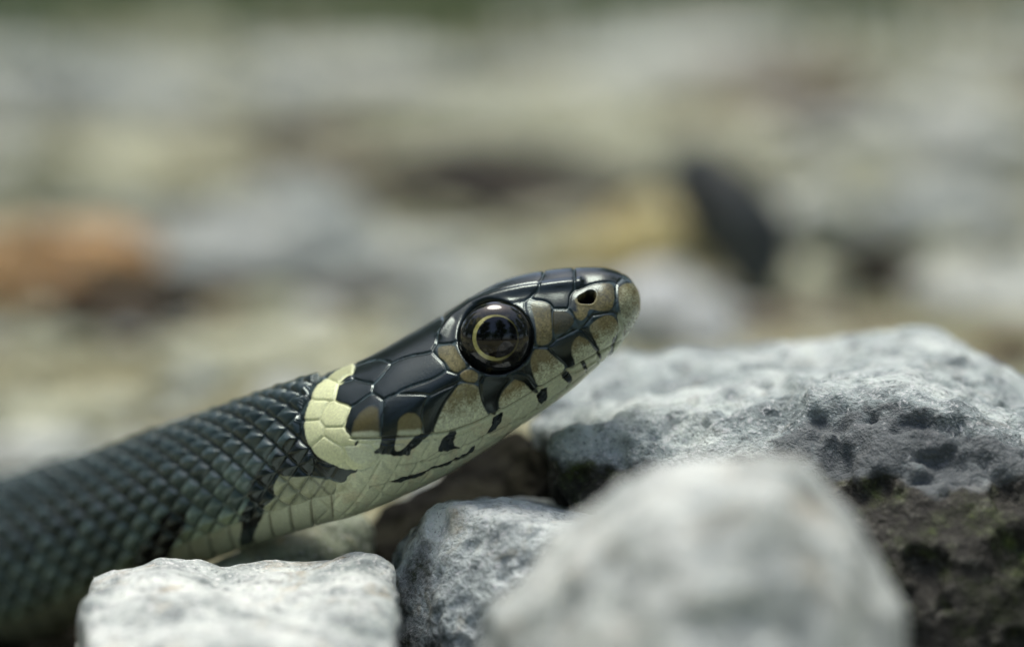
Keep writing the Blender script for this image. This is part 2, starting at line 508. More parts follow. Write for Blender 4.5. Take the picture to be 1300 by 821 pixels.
# near-black stones deepening the shade in the hollow under the jaw
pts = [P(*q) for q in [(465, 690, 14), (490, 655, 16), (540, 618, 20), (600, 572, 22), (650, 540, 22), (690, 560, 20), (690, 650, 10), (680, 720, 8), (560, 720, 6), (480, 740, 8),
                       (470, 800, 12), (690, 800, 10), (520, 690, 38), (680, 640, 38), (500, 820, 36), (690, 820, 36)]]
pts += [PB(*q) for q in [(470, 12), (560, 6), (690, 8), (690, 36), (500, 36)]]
r = make_rock('rock', pts, M_SHADEROCK, 0.5, 0.8, 33, 6.0, None, sharp=0.6, pit=0.6)
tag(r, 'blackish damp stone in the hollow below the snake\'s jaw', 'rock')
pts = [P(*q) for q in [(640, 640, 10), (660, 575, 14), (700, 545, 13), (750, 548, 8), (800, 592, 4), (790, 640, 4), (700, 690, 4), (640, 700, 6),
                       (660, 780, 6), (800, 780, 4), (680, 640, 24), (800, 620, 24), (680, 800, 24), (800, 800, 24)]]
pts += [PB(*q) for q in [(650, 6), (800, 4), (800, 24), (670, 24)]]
r = make_rock('rock', pts, M_SHADEROCK, 0.5, 0.8, 35, 6.0, None, sharp=0.8, pit=0.8)
tag(r, 'mottled stone coloured near-black for the shade under the left edge of the mossy grey rock', 'rock')

# ------------------------------------------------------------------ background stones (out of focus)
def pebble_mesh(name, seed, sub=4, flat=0.65, ang=0.5):
    bm = bmesh.new()
    bmesh.ops.create_icosphere(bm, subdivisions=sub, radius=1.0)
    v = np.array([x.co[:] for x in bm.verts])
    f = np.array([[a.index for a in x.verts] for x in bm.faces])
    bm.free()
    rg = np.random.default_rng(seed)
    for k in range(9):                        # broken facets
        d = rg.normal(size=3); d /= np.linalg.norm(d)
        lim = rg.uniform(0.55, 0.85)
        over = np.maximum(v @ d - lim, 0)
        v = v - d * (over * (0.5 + ang))[:, None]
    n = v / np.linalg.norm(v, axis=1)[:, None]
    v = v + n * (fbm(v * 1.6 + seed, 4, seed) * 0.10 + fbm(v * 6 + seed, 2, seed + 2) * 0.03)[:, None]
    mn, mx = v.min(0), v.max(0)
    v = (v - (mn + mx) / 2) / ((mx - mn) / 2)      # unit box
    me_o = link_mesh(name, v, f, None, None, True, 1.0)
    me = me_o.data
    bpy.data.objects.remove(me_o)
    return me
PEB = [pebble_mesh('stone_shape', 100 + i) for i in range(8)]

def stone(px, base, w, h, tone, label, group=None, seed=0, rz=0.0, tilt=0.0, depth=0.85, sink=0.12, name='stone', cat='stone'):
    """stone standing on the ground where its base shows at row base; w, h in photo pixels"""
    w, h = w * 1.18, h * 1.15
    g = G(px, base)
    k = scale_at(g)
    sx, sz = w / k / 2, h / k / 2
    sy = sx * depth
    me = PEB[seed % len(PEB)].copy()
    me.materials.append(BG[tone])
    o = bpy.data.objects.new(name, me)
    col.objects.link(o)
    o.data.transform(Matrix.Diagonal((sx * MM, sy * MM, sz * MM, 1)))
    o.data.transform(Matrix.Rotation(rz, 4, 'Z'))
    o.data.transform(Matrix.Rotation(tilt, 4, 'Y'))
    zmin = min(v.co.z for v in o.data.vertices)
    o.location = (g[0] * MM, (g[1] + sy * 0.8) * MM, -zmin - sink * 2 * sz * MM - 1.5 * MM)
    tag(o, label, cat, group)
    return o

STONES = [
    # px, base, w, h, tone, label, seed, rz, tilt
    (50, 384, 250, 105, 'orange', 'orange-brown rounded stone far behind the snake, the only orange one', 1, 0.2, 0.06),
    (115, 406, 230, 42, 'dark', 'low dark stone standing in for the shadow at the foot of the orange-brown stone', 0, 0.1, 0.0),
    (335, 375, 300, 150, 'grey', 'broad bluish grey stone next to the orange-brown one', 2, -0.1, -0.05),
    (415, 402, 190, 42, 'dark', 'low dark stone standing in for the shadow at the foot of the broad bluish grey stone', 5, 0.3, 0.0),
    (510, 370, 130, 75, 'pale', 'small pale stone between the bluish grey stone and the olive slab', 3, 0.4, 0.1),
    (660, 222, 360, 95, 'olive', 'wide olive grey slab with a dark shadow stand-in beneath it', 4, 0.05, 0.03),
    (650, 284, 330, 96, 'dark', 'wide dark stone standing in for the shadow under the edge of the olive grey slab', 6, 0.1, 0.05),
    (815, 345, 190, 95, 'ochre', 'yellowish stone above the snake\'s snout', 5, 0.3, -0.05),
    (858, 450, 150, 120, 'white', 'whitish stone directly behind the snake\'s snout', 6, 0.2, 0.05),
    (1035, 352, 150, 125, 'pale', 'pale upright stone leaning against the black slate', 0, 0.5, 0.35),
    (1010, 424, 150, 40, 'brown', 'flat reddish brown stone at the foot of the black slate', 2, 0.1, 0),
    (1125, 392, 160, 85, 'dark', 'dark stone standing in for the shaded gap between the pale upright stone and the rounded grey one', 3, 0.9, 0.3),
    (1200, 325, 190, 95, 'grey', 'bluish grey stone above a dark stand-in for a shaded gap', 4, 0.3, 0.1),
    (1255, 415, 170, 85, 'pale', 'rounded pale grey stone just behind the right shoulder of the mossy rock', 6, 0.2, -0.1),
    (1025, 158, 190, 75, 'brown', 'large dark brown stone far back on the gravel', 7, 0.4, 0.05),
    (1190, 225, 280, 85, 'pale', 'long pale stone far back beside the large dark brown stone', 1, 0.1, 0.04),
    (860, 225, 260, 80, 'sand', 'sandy stone beside the olive grey slab', 2, 0.6, 0.0),
    (850, 115, 300, 80, 'pale', 'pale stone behind the sandy stone at the far end of the gravel', 5, 0.2, 0.0),
    (360, 215, 240, 45, 'brown', 'low brown stone beyond the broad bluish grey stone', 0, 0.2, 0.0),
    (150, 265, 320, 80, 'sand', 'flat sandy stone beyond the orange-brown stone', 3, 0.5, 0.0),
    (430, 140, 280, 70, 'pale', 'pale stone beyond the low brown stone', 4, 0.3, 0.0),
    (130, 150, 260, 80, 'grey', 'grey stone beyond the flat sandy stone', 6, 0.1, 0.0),
    (80, 540, 190, 36, 'olive', 'low olive grey stone just behind the snake\'s body', 7, 0.3, 0.0),
    (20, 590, 160, 46, 'pale', 'whitish stone against the snake\'s back', 1, 0.1, 0.0),
    (310, 470, 240, 44, 'sand', 'low sandy stone behind the snake\'s neck', 1, 0.1, 0.0),
    (1280, 470, 90, 60, 'brown', 'small brown stone peeping over the right end of the mossy rock', 5, 0.1, 0.0),
]
for px, base, w, h, tone, lab, sd, rz, tl in STONES:
    stone(px, base, w, h, tone, lab, None, sd, rz, tl)
# leaning slate: a thin plate
g = G(945, 395)
k = scale_at(g)
sl = bpy.data.objects.new('slate', PEB[3].copy())
sl.data.materials.append(BG['slate'])
sl.data.transform(Matrix.Diagonal((62 / k * MM, 80 / k * MM, 130 / k * MM, 1)))
sl.data.transform(Matrix.Rotation(R(-33), 4, 'Y'))
col.objects.link(sl)
zmin = min(v.co.z for v in sl.data.vertices)
sl.location = (g[0] * MM, (g[1] + 8) * MM, -zmin - 4 * MM)
tag(sl, 'black slate plate leaning over on the gravel behind the snout', 'stone')

# ------------------------------------------------------------------ loose gravel
def gravel():
    shapes = []
    for i in range(5):
        me = pebble_mesh('tmp', 300 + i, 2)
        v = np.array([x.co[:] for x in me.vertices]); f = np.array([list(p.vertices) for p in me.polygons])
        shapes.append((v, f)); bpy.data.meshes.remove(me)
    tones = ['pale', 'grey', 'sand', 'olive', 'brown']
    V = []; F = []; MI = []; off = 0
    rg = np.random.default_rng(5)
    for i in range(6500):
        y = -190 + 1820 * rg.random() ** 1.5
        half = 0.23 * (y + 205) + 170
        x = rg.uniform(-half, half)
        shade_zone = math.hypot((x + 5) / 72.0, (y + 5) / 60.0)
        if math.hypot(x / 60.0, (y + 205) / 60.0) < 1.0 or (shade_zone < 1.0 and (rg.random() > 0.45 or (-35 < x < 60 and -45 < y < 40))):
            continue
        sz = rg.lognormal(0.0, 0.45) * (2.0 + 0.0045 * max(y, 0))
        v, f = shapes[rg.integers(5)]
        a = rg.uniform(0, 6.28)
        sc = np.array([sz * rg.uniform(0.8, 1.3), sz * rg.uniform(0.8, 1.2), sz * rg.uniform(0.45, 0.75)])
        w = v * sc
        w = np.stack([w[:, 0] * math.cos(a) - w[:, 1] * math.sin(a), w[:, 0] * math.sin(a) + w[:, 1] * math.cos(a), w[:, 2]], 1)
        w += np.array([x, y, sc[2] * 0.35 - 1.2])
        V.append(w); F.append(f + off); off += len(w)
        MI.append(np.full(len(f), 4 if shade_zone < 1.0 else rg.choice(5, p=[0.28, 0.12, 0.38, 0.16, 0.06])))
    o = link_mesh('gravel', np.concatenate(V), np.concatenate(F))
    for t in tones:
        o.data.materials.append(BG[t])
    o.data.polygons.foreach_set('material_index', np.concatenate(MI).astype(np.int32))
    tag(o, 'loose pale gravel scattered over the ground', 'gravel', kind='stuff')
gravel()

def grass():
    m = Mat('grass')
    m.l(m.ramp(m.noise(40, 3), [(0.3, (0.09, 0.14, 0.06)), (0.7, (0.17, 0.22, 0.10))]), m.b.inputs['Base Color'])
    rg = np.random.default_rng(8)
    V = []; F = []
    for i in range(16000):
        y = 720 + 1500 * rg.random() ** 0.75
        x = rg.normal(-190, 150) if i % 2 else rg.uniform(-450, 450)
        hh = rg.uniform(14, 42); w = rg.uniform(1.2, 2.4); a = rg.uniform(0, 6.28)
        d = np.array([math.cos(a), math.sin(a), 0]); ln = np.array([math.cos(a + 1.3), math.sin(a + 1.3), 0]) * hh * 0.35
        b0 = np.array([x, y, -3.0])
        n0 = len(V) * 5
        V.append(np.array([b0 - d * w, b0 + d * w, b0 + ln * 0.35 + [0, 0, hh * 0.6] + d * w * 0.7, b0 + ln + [0, 0, hh], b0 + ln * 0.35 + [0, 0, hh * 0.6] - d * w * 0.7]))
        F += [[n0, n0 + 1, n0 + 2], [n0, n0 + 2, n0 + 4], [n0 + 4, n0 + 2, n0 + 3]]
    o = link_mesh('grass', np.concatenate(V), np.array(F), m.m)
    tag(o, 'short green grass at the far end of the gravel', 'grass', kind='stuff')
grass()

# ================================================================== the snake
def spline(u, y, q):
    """natural cubic spline through (u, y) evaluated at q; y may have columns"""
    u = np.asarray(u, float); y = np.asarray(y, float)
    n = len(u); h = np.diff(u)
    A = np.zeros((n, n)); b = np.zeros((n,) + y.shape[1:])
    A[0, 0] = A[-1, -1] = 1
    for i in range(1, n - 1):
        A[i, i - 1], A[i, i], A[i, i + 1] = h[i - 1], 2 * (h[i - 1] + h[i]), h[i]
        b[i] = 6 * ((y[i + 1] - y[i]) / h[i] - (y[i] - y[i - 1]) / h[i - 1])
    m = np.linalg.solve(A, b)
    k = np.clip(np.searchsorted(u, q) - 1, 0, n - 2)
    t0 = (q - u[k]); t1 = (u[k + 1] - q); hk = h[k]
    if y.ndim > 1:
        t0, t1, hk = t0[:, None], t1[:, None], hk[:, None]
    return (m[k] * t1 ** 3 + m[k + 1] * t0 ** 3) / (6 * hk) + (y[k] / hk - m[k] * hk / 6) * t1 + (y[k + 1] / hk - m[k + 1] * hk / 6) * t0

ST = [  # top x,y  bottom x,y  half width mm, depth of the midline mm, section exponent
    (813, 385, 813, 385, 0.0, 0, 2.2), (811, 371, 811, 398, 1.25, 0, 2.2), (806, 362, 805, 411, 2.15, 0, 2.3), (798, 352, 796, 426, 3.0, 0, 2.4),
    (786, 346, 783, 443, 3.7, 0, 2.4), (771, 342, 764, 458, 4.3, 0, 2.5),
    (749, 340.5, 736, 483, 4.8, 0, 2.5), (720, 341.5, 706, 507, 5.3, 0, 2.5), (690, 345, 676, 528, 5.7, 0, 2.5), (660, 351, 646, 549, 6.1, 0, 2.5),
    (630, 361, 613, 571, 6.4, 0, 2.5), (600, 377, 583, 590, 6.7, 0, 2.4), (570, 396, 553, 607, 6.95, 0, 2.4), (540, 414, 524, 621, 7.1, 0, 2.3),
    (510, 431, 496, 634, 7.1, 0, 2.3), (480, 448, 468, 646, 6.9, 0, 2.2), (450, 462, 442, 655, 6.4, 0.2, 2.2), (420, 473, 418, 661, 5.8, 0.6, 2.1),
    (390, 484, 393, 667, 5.4, 1.6, 2.1), (350, 497, 358, 677, 5.4, 3.6, 2.1), (300, 515, 313, 692, 5.7, 6.8, 2.1), (250, 533, 268, 709, 6.1, 10.4, 2.1),
    (200, 550, 224, 729, 6.5, 14.4, 2.1), (150, 568, 179, 752, 6.9, 18.6, 2.1), (100, 583, 132, 775, 7.3, 23.0, 2.1), (50, 597, 85, 797, 7.6, 27.5, 2.1), (0, 611, 37, 816, 7.8, 32, 2.1),
]
rows = []
for tx, ty, bx, by, w, c, n in ST:
    k = (D0 + c) / D0
    rows.append([(tx - 650) / S * k, -(ty - 410.5) / S * k, (bx - 650) / S * k, -(by - 410.5) / S * k, w, c, n])
for x, y, zb, hgt, w in [(-54, 39, 0.0, 13.4, 7.9), (-72, 50, -0.5, 13.6, 8.0), (-97, 63, -0.5, 13.8, 8.2), (-132, 77, -0.5, 13.5, 8.0), (-182, 90, -0.5, 12, 7.0),
                         (-240, 98, -0.5, 9, 5.0), (-300, 100, -0.5, 5, 2.8), (-340, 100, -0.5, 2.2, 1.2), (-352, 100, 0, 0.2, 0.1)]:
    r0 = np.array([x, y, zb]) - CAM
    rows.append([x, r0 @ UP + hgt, x, r0 @ UP, w, r0 @ FWD - D0, 2.1])
rows = np.array(rows)
du = 0.5 * (np.hypot(*np.diff(rows[:, 0:2], axis=0).T) + np.hypot(*np.diff(rows[:, 2:4], axis=0).T))
U = np.concatenate([[0], np.cumsum(du)])
u_neck, u_frame, u_end = U[17], U[27], U[-1]
uq = np.concatenate([np.linspace(0, 0.04, 4), np.arange(0.07, u_neck, 0.042), np.arange(u_neck, u_frame, 0.085), np.linspace(u_frame, u_end, 260)])
ST_Q = spline(U, rows, uq)
ST_Q[:, 4] = np.maximum(ST_Q[:, 4], 0.0)
NS, NT = len(uq), 400
phi = np.linspace(0, math.pi, NT)
q = ST_Q[:, 6][:, None]
rad = (np.abs(np.cos(phi))[None] ** q + np.abs(np.sin(phi))[None] ** q) ** (-1.0 / q)
fv = rad * np.cos(phi)[None]                 # +1 top, -1 bottom
gw = rad * np.sin(phi)[None]
# head: narrower crown than lip line
headw = (sstep(0.5, 4, uq) * (1 - sstep(u_neck - 3, u_neck + 4, uq)))[:, None]
gw = gw * (1 - headw * 0.22 * sstep(0.0, 0.95, fv)) * (1 - headw * 0.10 * sstep(-0.3, -1.0, fv))
mid = (ST_Q[:, 0:2] + ST_Q[:, 2:4]) / 2
half = (ST_Q[:, 0:2] - ST_Q[:, 2:4]) / 2
A_ = mid[:, 0:1] + half[:, 0:1] * fv
B_ = mid[:, 1:2] + half[:, 1:2] * fv
C_ = ST_Q[:, 5:6] - ST_Q[:, 4:5] * gw        # near side
kk = D0 / (D0 + C_)
PX = 650 + A_ * kk * S
PY = 410.5 - B_ * kk * S
px, py = PX.ravel(), PY.ravel()
uu = np.repeat(uq, NT); ph = np.tile(phi, NS); fvv = fv.ravel()
N = px.size

def smooth_poly(pts, it=2):
    p = np.array(pts, float)
    for _ in range(it):
        nx = np.roll(p, -1, 0)
        p = np.stack([p * 0.78 + nx * 0.22, p * 0.22 + nx * 0.78], 1).reshape(-1, 2)
    return p

def poly_sd(pts, x, y):
    """signed distance to polygon, negative inside"""
    d = np.full(x.shape, 1e9); ins = np.zeros(x.shape, bool)
    n = len(pts)
    for i in range(n):
        ax, ay = pts[i]; bx, by = pts[(i + 1) % n]
        ex, ey = bx - ax, by - ay
        t = np.clip(((x - ax) * ex + (y - ay) * ey) / (ex * ex + ey * ey + 1e-9), 0, 1)
        d = np.minimum(d, (x - ax - t * ex) ** 2 + (y - ay - t * ey) ** 2)
        cnd = (ay > y) != (by > y)
        ins ^= cnd & (x < (bx - ax) * (y - ay) / (by - ay + 1e-12) + ax)
    return np.where(ins, -1, 1) * np.sqrt(d)

def poly_mask(pts, soft=1.0, it=2):
    p = smooth_poly(pts, it)
    m = np.zeros(N)
    s = (px > p[:, 0].min() - 4) & (px < p[:, 0].max() + 4) & (py > p[:, 1].min() - 4) & (py < p[:, 1].max() + 4) & (uu < u_frame + 20)
    if s.any():
        wob = 0.55 * vnoise(np.stack([px[s] / 4.5, py[s] / 4.5, 0 * px[s]], 1), 8)
        m[s] = sstep(soft, -soft, poly_sd(p, px[s], py[s]) + wob)
    return m

def line_dist(pts, lim=8.0):
    d = np.full(N, lim)
    p = np.array(pts, float)
    s = (px > p[:, 0].min() - lim) & (px < p[:, 0].max() + lim) & (py > p[:, 1].min() - lim) & (py < p[:, 1].max() + lim) & (uu < u_frame)
    x, y = px[s], py[s]
    best = np.full(x.shape, lim)
    for (ax, ay), (bx, by) in zip(p[:-1], p[1:]):
        ex, ey = bx - ax, by - ay
        t = np.clip(((x - ax) * ex + (y - ay) * ey) / (ex * ex + ey * ey + 1e-9), 0, 1)
        best = np.minimum(best, np.hypot(x - ax - t * ex, y - ay - t * ey))
    d[s] = best
    return d

BLACK = np.array([0.007, 0.009, 0.009])
INK = np.array([0.009, 0.012, 0.012])
SLATE = np.array([0.015, 0.021, 0.022])
OLIVE = np.array([0.165, 0.148, 0.068])
DKOLIVE = np.array([0.066, 0.060, 0.030])
TAN = np.array([0.23, 0.195, 0.092])
CREAM = np.array([0.56, 0.61, 0.415])
YELLOW = np.array([0.71, 0.755, 0.44])
PALE = np.array([0.52, 0.575, 0.40])
# head plates traced on the snake's side: polygon, colour at the top edge, colour at the lower edge
PL = [
    ('rostral', [(784, 366), (791, 361), (800, 359), (812, 362), (822, 370), (822, 402), (803, 417), (797, 421), (792, 416), (789, 405), (785, 385)], OLIVE * 0.8, PALE * 0.75),
    ('labial1', [(787, 422), (791, 426), (792, 433), (787, 441), (775, 453), (772, 452), (778, 442), (782, 430)], PALE, PALE),
    ('chintip', [(794, 421), (802, 421), (812, 424), (800, 450), (780, 465), (770, 458), (788, 444), (794, 433)], PALE * 0.8, CREAM * 0.85),
    ('labial2', [(746, 415), (757, 405), (770, 399), (779, 402), (785, 412), (785, 420), (780, 430), (777, 443), (770, 452), (764, 454), (761, 447), (754, 433)], TAN * 0.95, PALE),
    ('nasal', [(726, 374), (739, 367), (755, 361), (774, 359), (779, 366), (780, 380), (776, 394), (762, 396), (748, 392), (744, 403), (738, 408), (731, 405), (727, 395), (724, 385)], DKOLIVE, OLIVE),
    ('loreal', [(701, 400), (704, 394), (718, 396), (727, 401), (729, 410), (719, 421), (702, 427)], DKOLIVE * 0.8, DKOLIVE * 0.7),
    ('preocular', [(672, 384), (688, 381), (699, 387), (700, 400), (701, 412), (701, 430), (695, 437), (685, 439), (680, 435), (680, 415), (677, 400)], DKOLIVE * 0.9, OLIVE * 1.1),
    ('labial3', [(697, 443), (712, 433), (729, 424), (745, 430), (754, 442), (759, 446), (741, 457), (723, 467), (713, 458)], TAN * 0.75, CREAM * 0.9),
    ('labial4', [(673, 449), (677, 443), (695, 443), (705, 454), (721, 467), (684, 491), (678, 482), (673, 466)], TAN * 0.8, CREAM),
    ('labial5', [(645, 488), (655, 479), (664, 481), (671, 484), (676, 492), (683, 494), (660, 506), (634, 520), (632, 509), (637, 497)], TAN, CREAM),
    ('labial6', [(612, 490), (618, 482), (630, 478), (645, 482), (636, 496), (631, 510), (632, 521), (627, 526), (617, 518), (612, 505)], BLACK, BLACK),
    ('labial7', [(585, 485), (606, 488), (609, 500), (612, 512), (619, 525), (624, 528), (590, 540), (570, 547), (549, 550), (554, 535), (562, 515), (575, 497)], OLIVE * 1.25, CREAM),
    ('labial8', [(538, 520), (545, 505), (560, 496), (580, 489), (572, 500), (560, 517), (552, 537), (548, 549), (538, 551), (537, 540)], BLACK, BLACK),
    ('labial9', [(487, 528), (489, 514), (497, 505), (512, 499), (545, 501), (536, 515), (534, 535), (535, 551), (505, 555), (486, 556), (486, 540)], BLACK, BLACK),
    ('labial10', [(440, 546), (441, 529), (449, 519), (471, 503), (480, 504), (484, 520), (484, 554), (446, 556)], SLATE, SLATE),
    ('temporal', [(497, 464), (510, 457), (525, 453), (541, 453), (556, 455), (561, 463), (562, 473), (545, 482), (520, 490), (500, 500), (484, 503), (475, 498), (484, 482)], SLATE, INK),
    ('temporal', [(448, 478), (455, 466), (468, 460), (485, 458), (496, 462), (489, 471), (479, 481), (467, 485)], SLATE, INK),
    ('temporal', [(428, 509), (430, 492), (437, 486), (449, 484), (466, 488), (472, 491), (468, 498), (454, 509), (446, 513)], SLATE, INK),
    ('temporal', [(432, 486), (440, 478), (446, 476), (446, 482), (437, 485)], SLATE, SLATE),
    ('temporal', [(563, 476), (574, 474), (582, 479), (578, 486), (560, 494), (545, 501), (502, 501), (520, 492), (545, 485)], BLACK, BLACK),
    ('parietal', [(450, 461), (480, 442), (500, 430), (530, 412), (556, 396), (562, 406), (560, 420), (552, 433), (540, 446), (524, 450), (508, 455), (497, 460), (484, 455), (468, 457)], SLATE, INK),
    ('supraocular', [(557, 436), (562, 417), (575, 402), (600, 385), (625, 374), (660, 366), (684, 364), (682, 371), (650, 378), (615, 384), (595, 394), (582, 408), (576, 425), (575, 435)], INK, INK),
    ('frontal', [(563, 406), (575, 388), (600, 372), (640, 350), (690, 340), (689, 356), (655, 362), (622, 371), (598, 382), (575, 398)], INK * 1.3, INK),
    ('prefrontal', [(692, 338), (727, 334), (728, 367), (722, 374), (722, 388), (704, 391), (697, 384), (676, 380), (686, 370), (688, 362)], INK * 1.2, INK),
    ('internasal', [(730, 334), (750, 334), (780, 340), (783, 353), (779, 357), (774, 357), (755, 359), (738, 365), (731, 368)], INK * 1.2, INK),
    ('postocular', [(556, 446), (558, 440), (577, 438), (582, 448), (594, 466), (582, 473), (573, 471), (565, 458), (558, 455)], OLIVE * 0.62, OLIVE * 1.15),
    ('postocular', [(583, 477), (588, 470), (598, 469), (606, 473), (607, 481), (602, 486), (590, 484)], TAN * 0.9, TAN),
    ('collar', [(401, 493), (416, 482), (428, 487), (425, 501), (419, 507), (398, 508)], YELLOW, YELLOW),
    ('collar', [(391, 517), (398, 509), (417, 509), (409, 523), (406, 531), (388, 533)], YELLOW, YELLOW),
    ('collar', [(419, 512), (443, 517), (438, 540), (412, 541), (408, 529), (412, 519)], YELLOW, YELLOW),
    ('collar', [(387, 536), (407, 535), (411, 546), (407, 555), (397, 561), (389, 555)], YELLOW, YELLOW),
    ('collar', [(412, 544), (438, 544), (451, 560), (449, 564), (429, 561), (416, 554)], YELLOW * 0.95, YELLOW * 0.85),
    ('collar', [(401, 565), (411, 556), (418, 560), (428, 566), (438, 577), (420, 584), (408, 578)], YELLOW * 0.9, YELLOW * 0.85),
    ('collar', [(437, 566), (453, 566), (472, 574), (474, 580), (456, 590), (443, 580)], CREAM, CREAM),
    ('collar', [(416, 480), (430, 470), (446, 462), (448, 472), (438, 477), (430, 485)], YELLOW * 0.5, YELLOW * 0.6),
]
CAP = 9.0
D1 = np.full(N, CAP); D2 = np.full(N, CAP + 6); ID = np.full(N, -1)
for k, (nm, pl, ca, cb) in enumerate(PL):
    p = smooth_poly(pl)
    s = np.nonzero((px > p[:, 0].min() - 16) & (px < p[:, 0].max() + 16) & (py > p[:, 1].min() - 16) & (py < p[:, 1].max() + 16) & (uu < u_frame))[0]
    sd = poly_sd(p, px[s], py[s])
    closer = sd < D1[s]
    D2[s] = np.where(closer, D1[s], np.minimum(D2[s], sd))
    ID[s] = np.where(closer, k, ID[s])
    D1[s] = np.where(closer, sd, D1[s])
plate = ID >= 0
gpl = np.clip((D2 - D1) / 2, 0, 40)          # px from the nearest suture

# --- small scales laid in rows round the body
bh = np.hypot(half[:, 0], half[:, 1])
per = np.interp(uq, [0, u_neck - 3, u_neck + 4, u_frame, u_end - 30, u_end], [1.7, 1.7, 1.75, 2.45, 2.2, 0.8])
us = np.concatenate([[0], np.cumsum(np.diff(uq) / per[:-1])])
NROW = 17.0
x_ = np.repeat(us, NT); y_ = ph / math.pi * NROW
def lattice(x, y):
    ay = 2 * np.round(y / 2); ax = np.round(x)
    by = 2 * np.round((y - 1) / 2) + 1; bx = np.round(x - 0.5) + 0.5
    La = (np.abs(x - ax) / 0.5) ** 1.35 + np.abs(y - ay) ** 1.35
    Lb = (np.abs(x - bx) / 0.5) ** 1.35 + np.abs(y - by) ** 1.35
    a = La < Lb
    return np.where(a, x - ax, x - bx), np.where(a, y - ay, y - by), np.abs(La - Lb), np.where(a, ax, bx), np.where(a, ay, by), np.minimum(La, Lb)
ldx, ldy, lg, lcx, lcy, lL = lattice(x_, y_)
rnd = _hash(lcx * 2, lcy, lcx * 0, 5)
prof = sstep(0.0, 0.75, lg)
keel = np.exp(-(ldy / 0.16) ** 2) * sstep(0.5, 0.1, np.abs(ldx)) * sstep(0, 0.5, lg)
size = np.repeat(np.interp(uq, [0, u_neck, u_frame, u_end - 60, u_end], [0.5, 0.7, 1.0, 0.8, 0.1]), NT)
h_dorsal = size * (0.44 * np.clip(1 - (lL ** 2 + 0.01) ** 0.6, 0, 1) + 0.30 * prof * (1 - np.sqrt(ldy ** 2 + 0.02)) + 0.22 * ldx * prof)
# --- belly plates
vline = 0.70 * math.pi
vent = sstep(vline - 0.02, vline + 0.02, ph) * sstep(u_neck - 4, u_neck - 1, uu)
vx = x_ * 1.0
vg = np.abs(vx - np.round(vx))
h_vent = size * 0.22 * sstep(0.5, 0.40, vg) - size * 0.16 * np.exp(-((ph - vline) / 0.02) ** 2)
# --- throat scales
tdx, tdy, tg, tcx, tcy, tL = lattice(x_ * 0.8, y_ * 0.75)
h_thr = 0.10 * sstep(0.0, 0.8, tg)

# --- plate relief
onbody = sstep(u_neck - 4.2, u_neck - 2.0, uu)
h = np.where(plate, 0.075 * sstep(0.0, 2.6, gpl) + 0.075 * (1 - np.exp(-gpl / 11.0)) - 0.01, 0)
below = np.interp(px, [380, 446, 485, 530, 570, 600, 640, 683, 722, 762, 790, 820], [556, 556, 556, 553, 547, 537, 518, 493, 468, 446, 434, 425])
thr = (~plate) & (py > below - 2)
h_rest = (h_dorsal * (1 - vent) + h_vent * vent) * onbody + 0.03 * (1 - onbody)
h = np.where(plate, h, np.where(thr & (uu < u_neck + 1), np.where(uu < U[7], 0.10, h_thr), h_rest))

# ---------------------------------------------------------------- pigment
colr = np.tile(BLACK, (N, 1))
def lay(mask, c):
    global colr
    mask = np.clip(mask, 0, 1)[:, None]
    colr = colr * (1 - mask) + np.asarray(c) * mask
# back and flanks
fl = ph / math.pi
dors = np.outer(np.ones(N), np.array([0.046, 0.070, 0.074])) * (0.5 + 0.5 * rnd)[:, None]
lat = sstep(0.36, 0.62, fl) * sstep(u_neck + 1, u_neck + 10, uu)
tip = sstep(-0.1, 0.45, ldx)
greenish = np.array([0.36, 0.50, 0.38])
dors = dors * (1 - (lat * (0.35 + 0.65 * tip))[:, None] * 0.8) + greenish * (lat * (0.3 + 0.7 * tip))[:, None] * (0.35 + 0.9 * rnd)[:, None]
colr[:] = dors * (0.35 + 0.65 * prof)[:, None]
# lowest flank scales pale
lowrow = sstep(0.63, 0.66, fl) * (1 - vent) * sstep(u_neck, u_neck + 6, uu)
lay(lowrow * prof * (0.35 + 0.5 * rnd), (0.30, 0.36, 0.20))
# belly
vcol = CREAM * 0.72
chk = _hash(np.round(vx), np.floor((ph - vline) * 2.2), 0 * ph, 12)
lay(vent, vcol)
lay(vent * sstep(0.40, 0.5, vg) * 0.7, (0.10, 0.09, 0.05))
# throat and chin
lay((px > 784) * sstep(394, 402, py) * (uu < 7), PALE * 0.7)
lay((px > 792) * sstep(360, 366, py) * (uu < 4), OLIVE * 0.8)
TH = [(446, 553), (485, 555), (530, 552), (570, 546), (600, 536), (640, 517), (683, 492), (722, 467), (762, 445), (790, 433), (796, 420), (812, 418), (850, 470), (640, 680), (480, 760), (420, 760), (425, 612), (436, 612), (443, 601), (456, 597), (446, 560)]
m_th = poly_mask(TH, 1.0, 1)
vv = fbm(np.stack([px / 14, py / 14, 0 * px], 1), 3, 4)
lay(m_th, CREAM)
lay(m_th * sstep(0.1, 0.7, vv) * 0.35, (0.50, 0.42, 0.26))
VL = [(345, 601), (390, 603), (405, 606), (434, 612), (450, 612), (470, 760), (300, 760), (312, 690), (320, 650), (318, 620)]
lay(poly_mask(VL, 1.5, 1) * (1 - vent) * (0.45 + 0.5 * prof) * (0.75 + 0.25 * rnd), (0.36, 0.38, 0.23))
# collar
CO = [(391, 517), (401, 492), (416, 480), (436, 467), (452, 461), (447, 478), (433, 487), (429, 500), (428, 510), (447, 514), (441, 530), (439, 546), (446, 556), (474, 556), (476, 578), (456, 597), (435, 594), (417, 587), (401, 577), (390, 560), (387, 534)]
m_co = poly_mask(CO, 1.0, 1)
lay(m_co, YELLOW * 0.85)
lay(m_co * sstep(446, 470, px) * 0.8, CREAM)
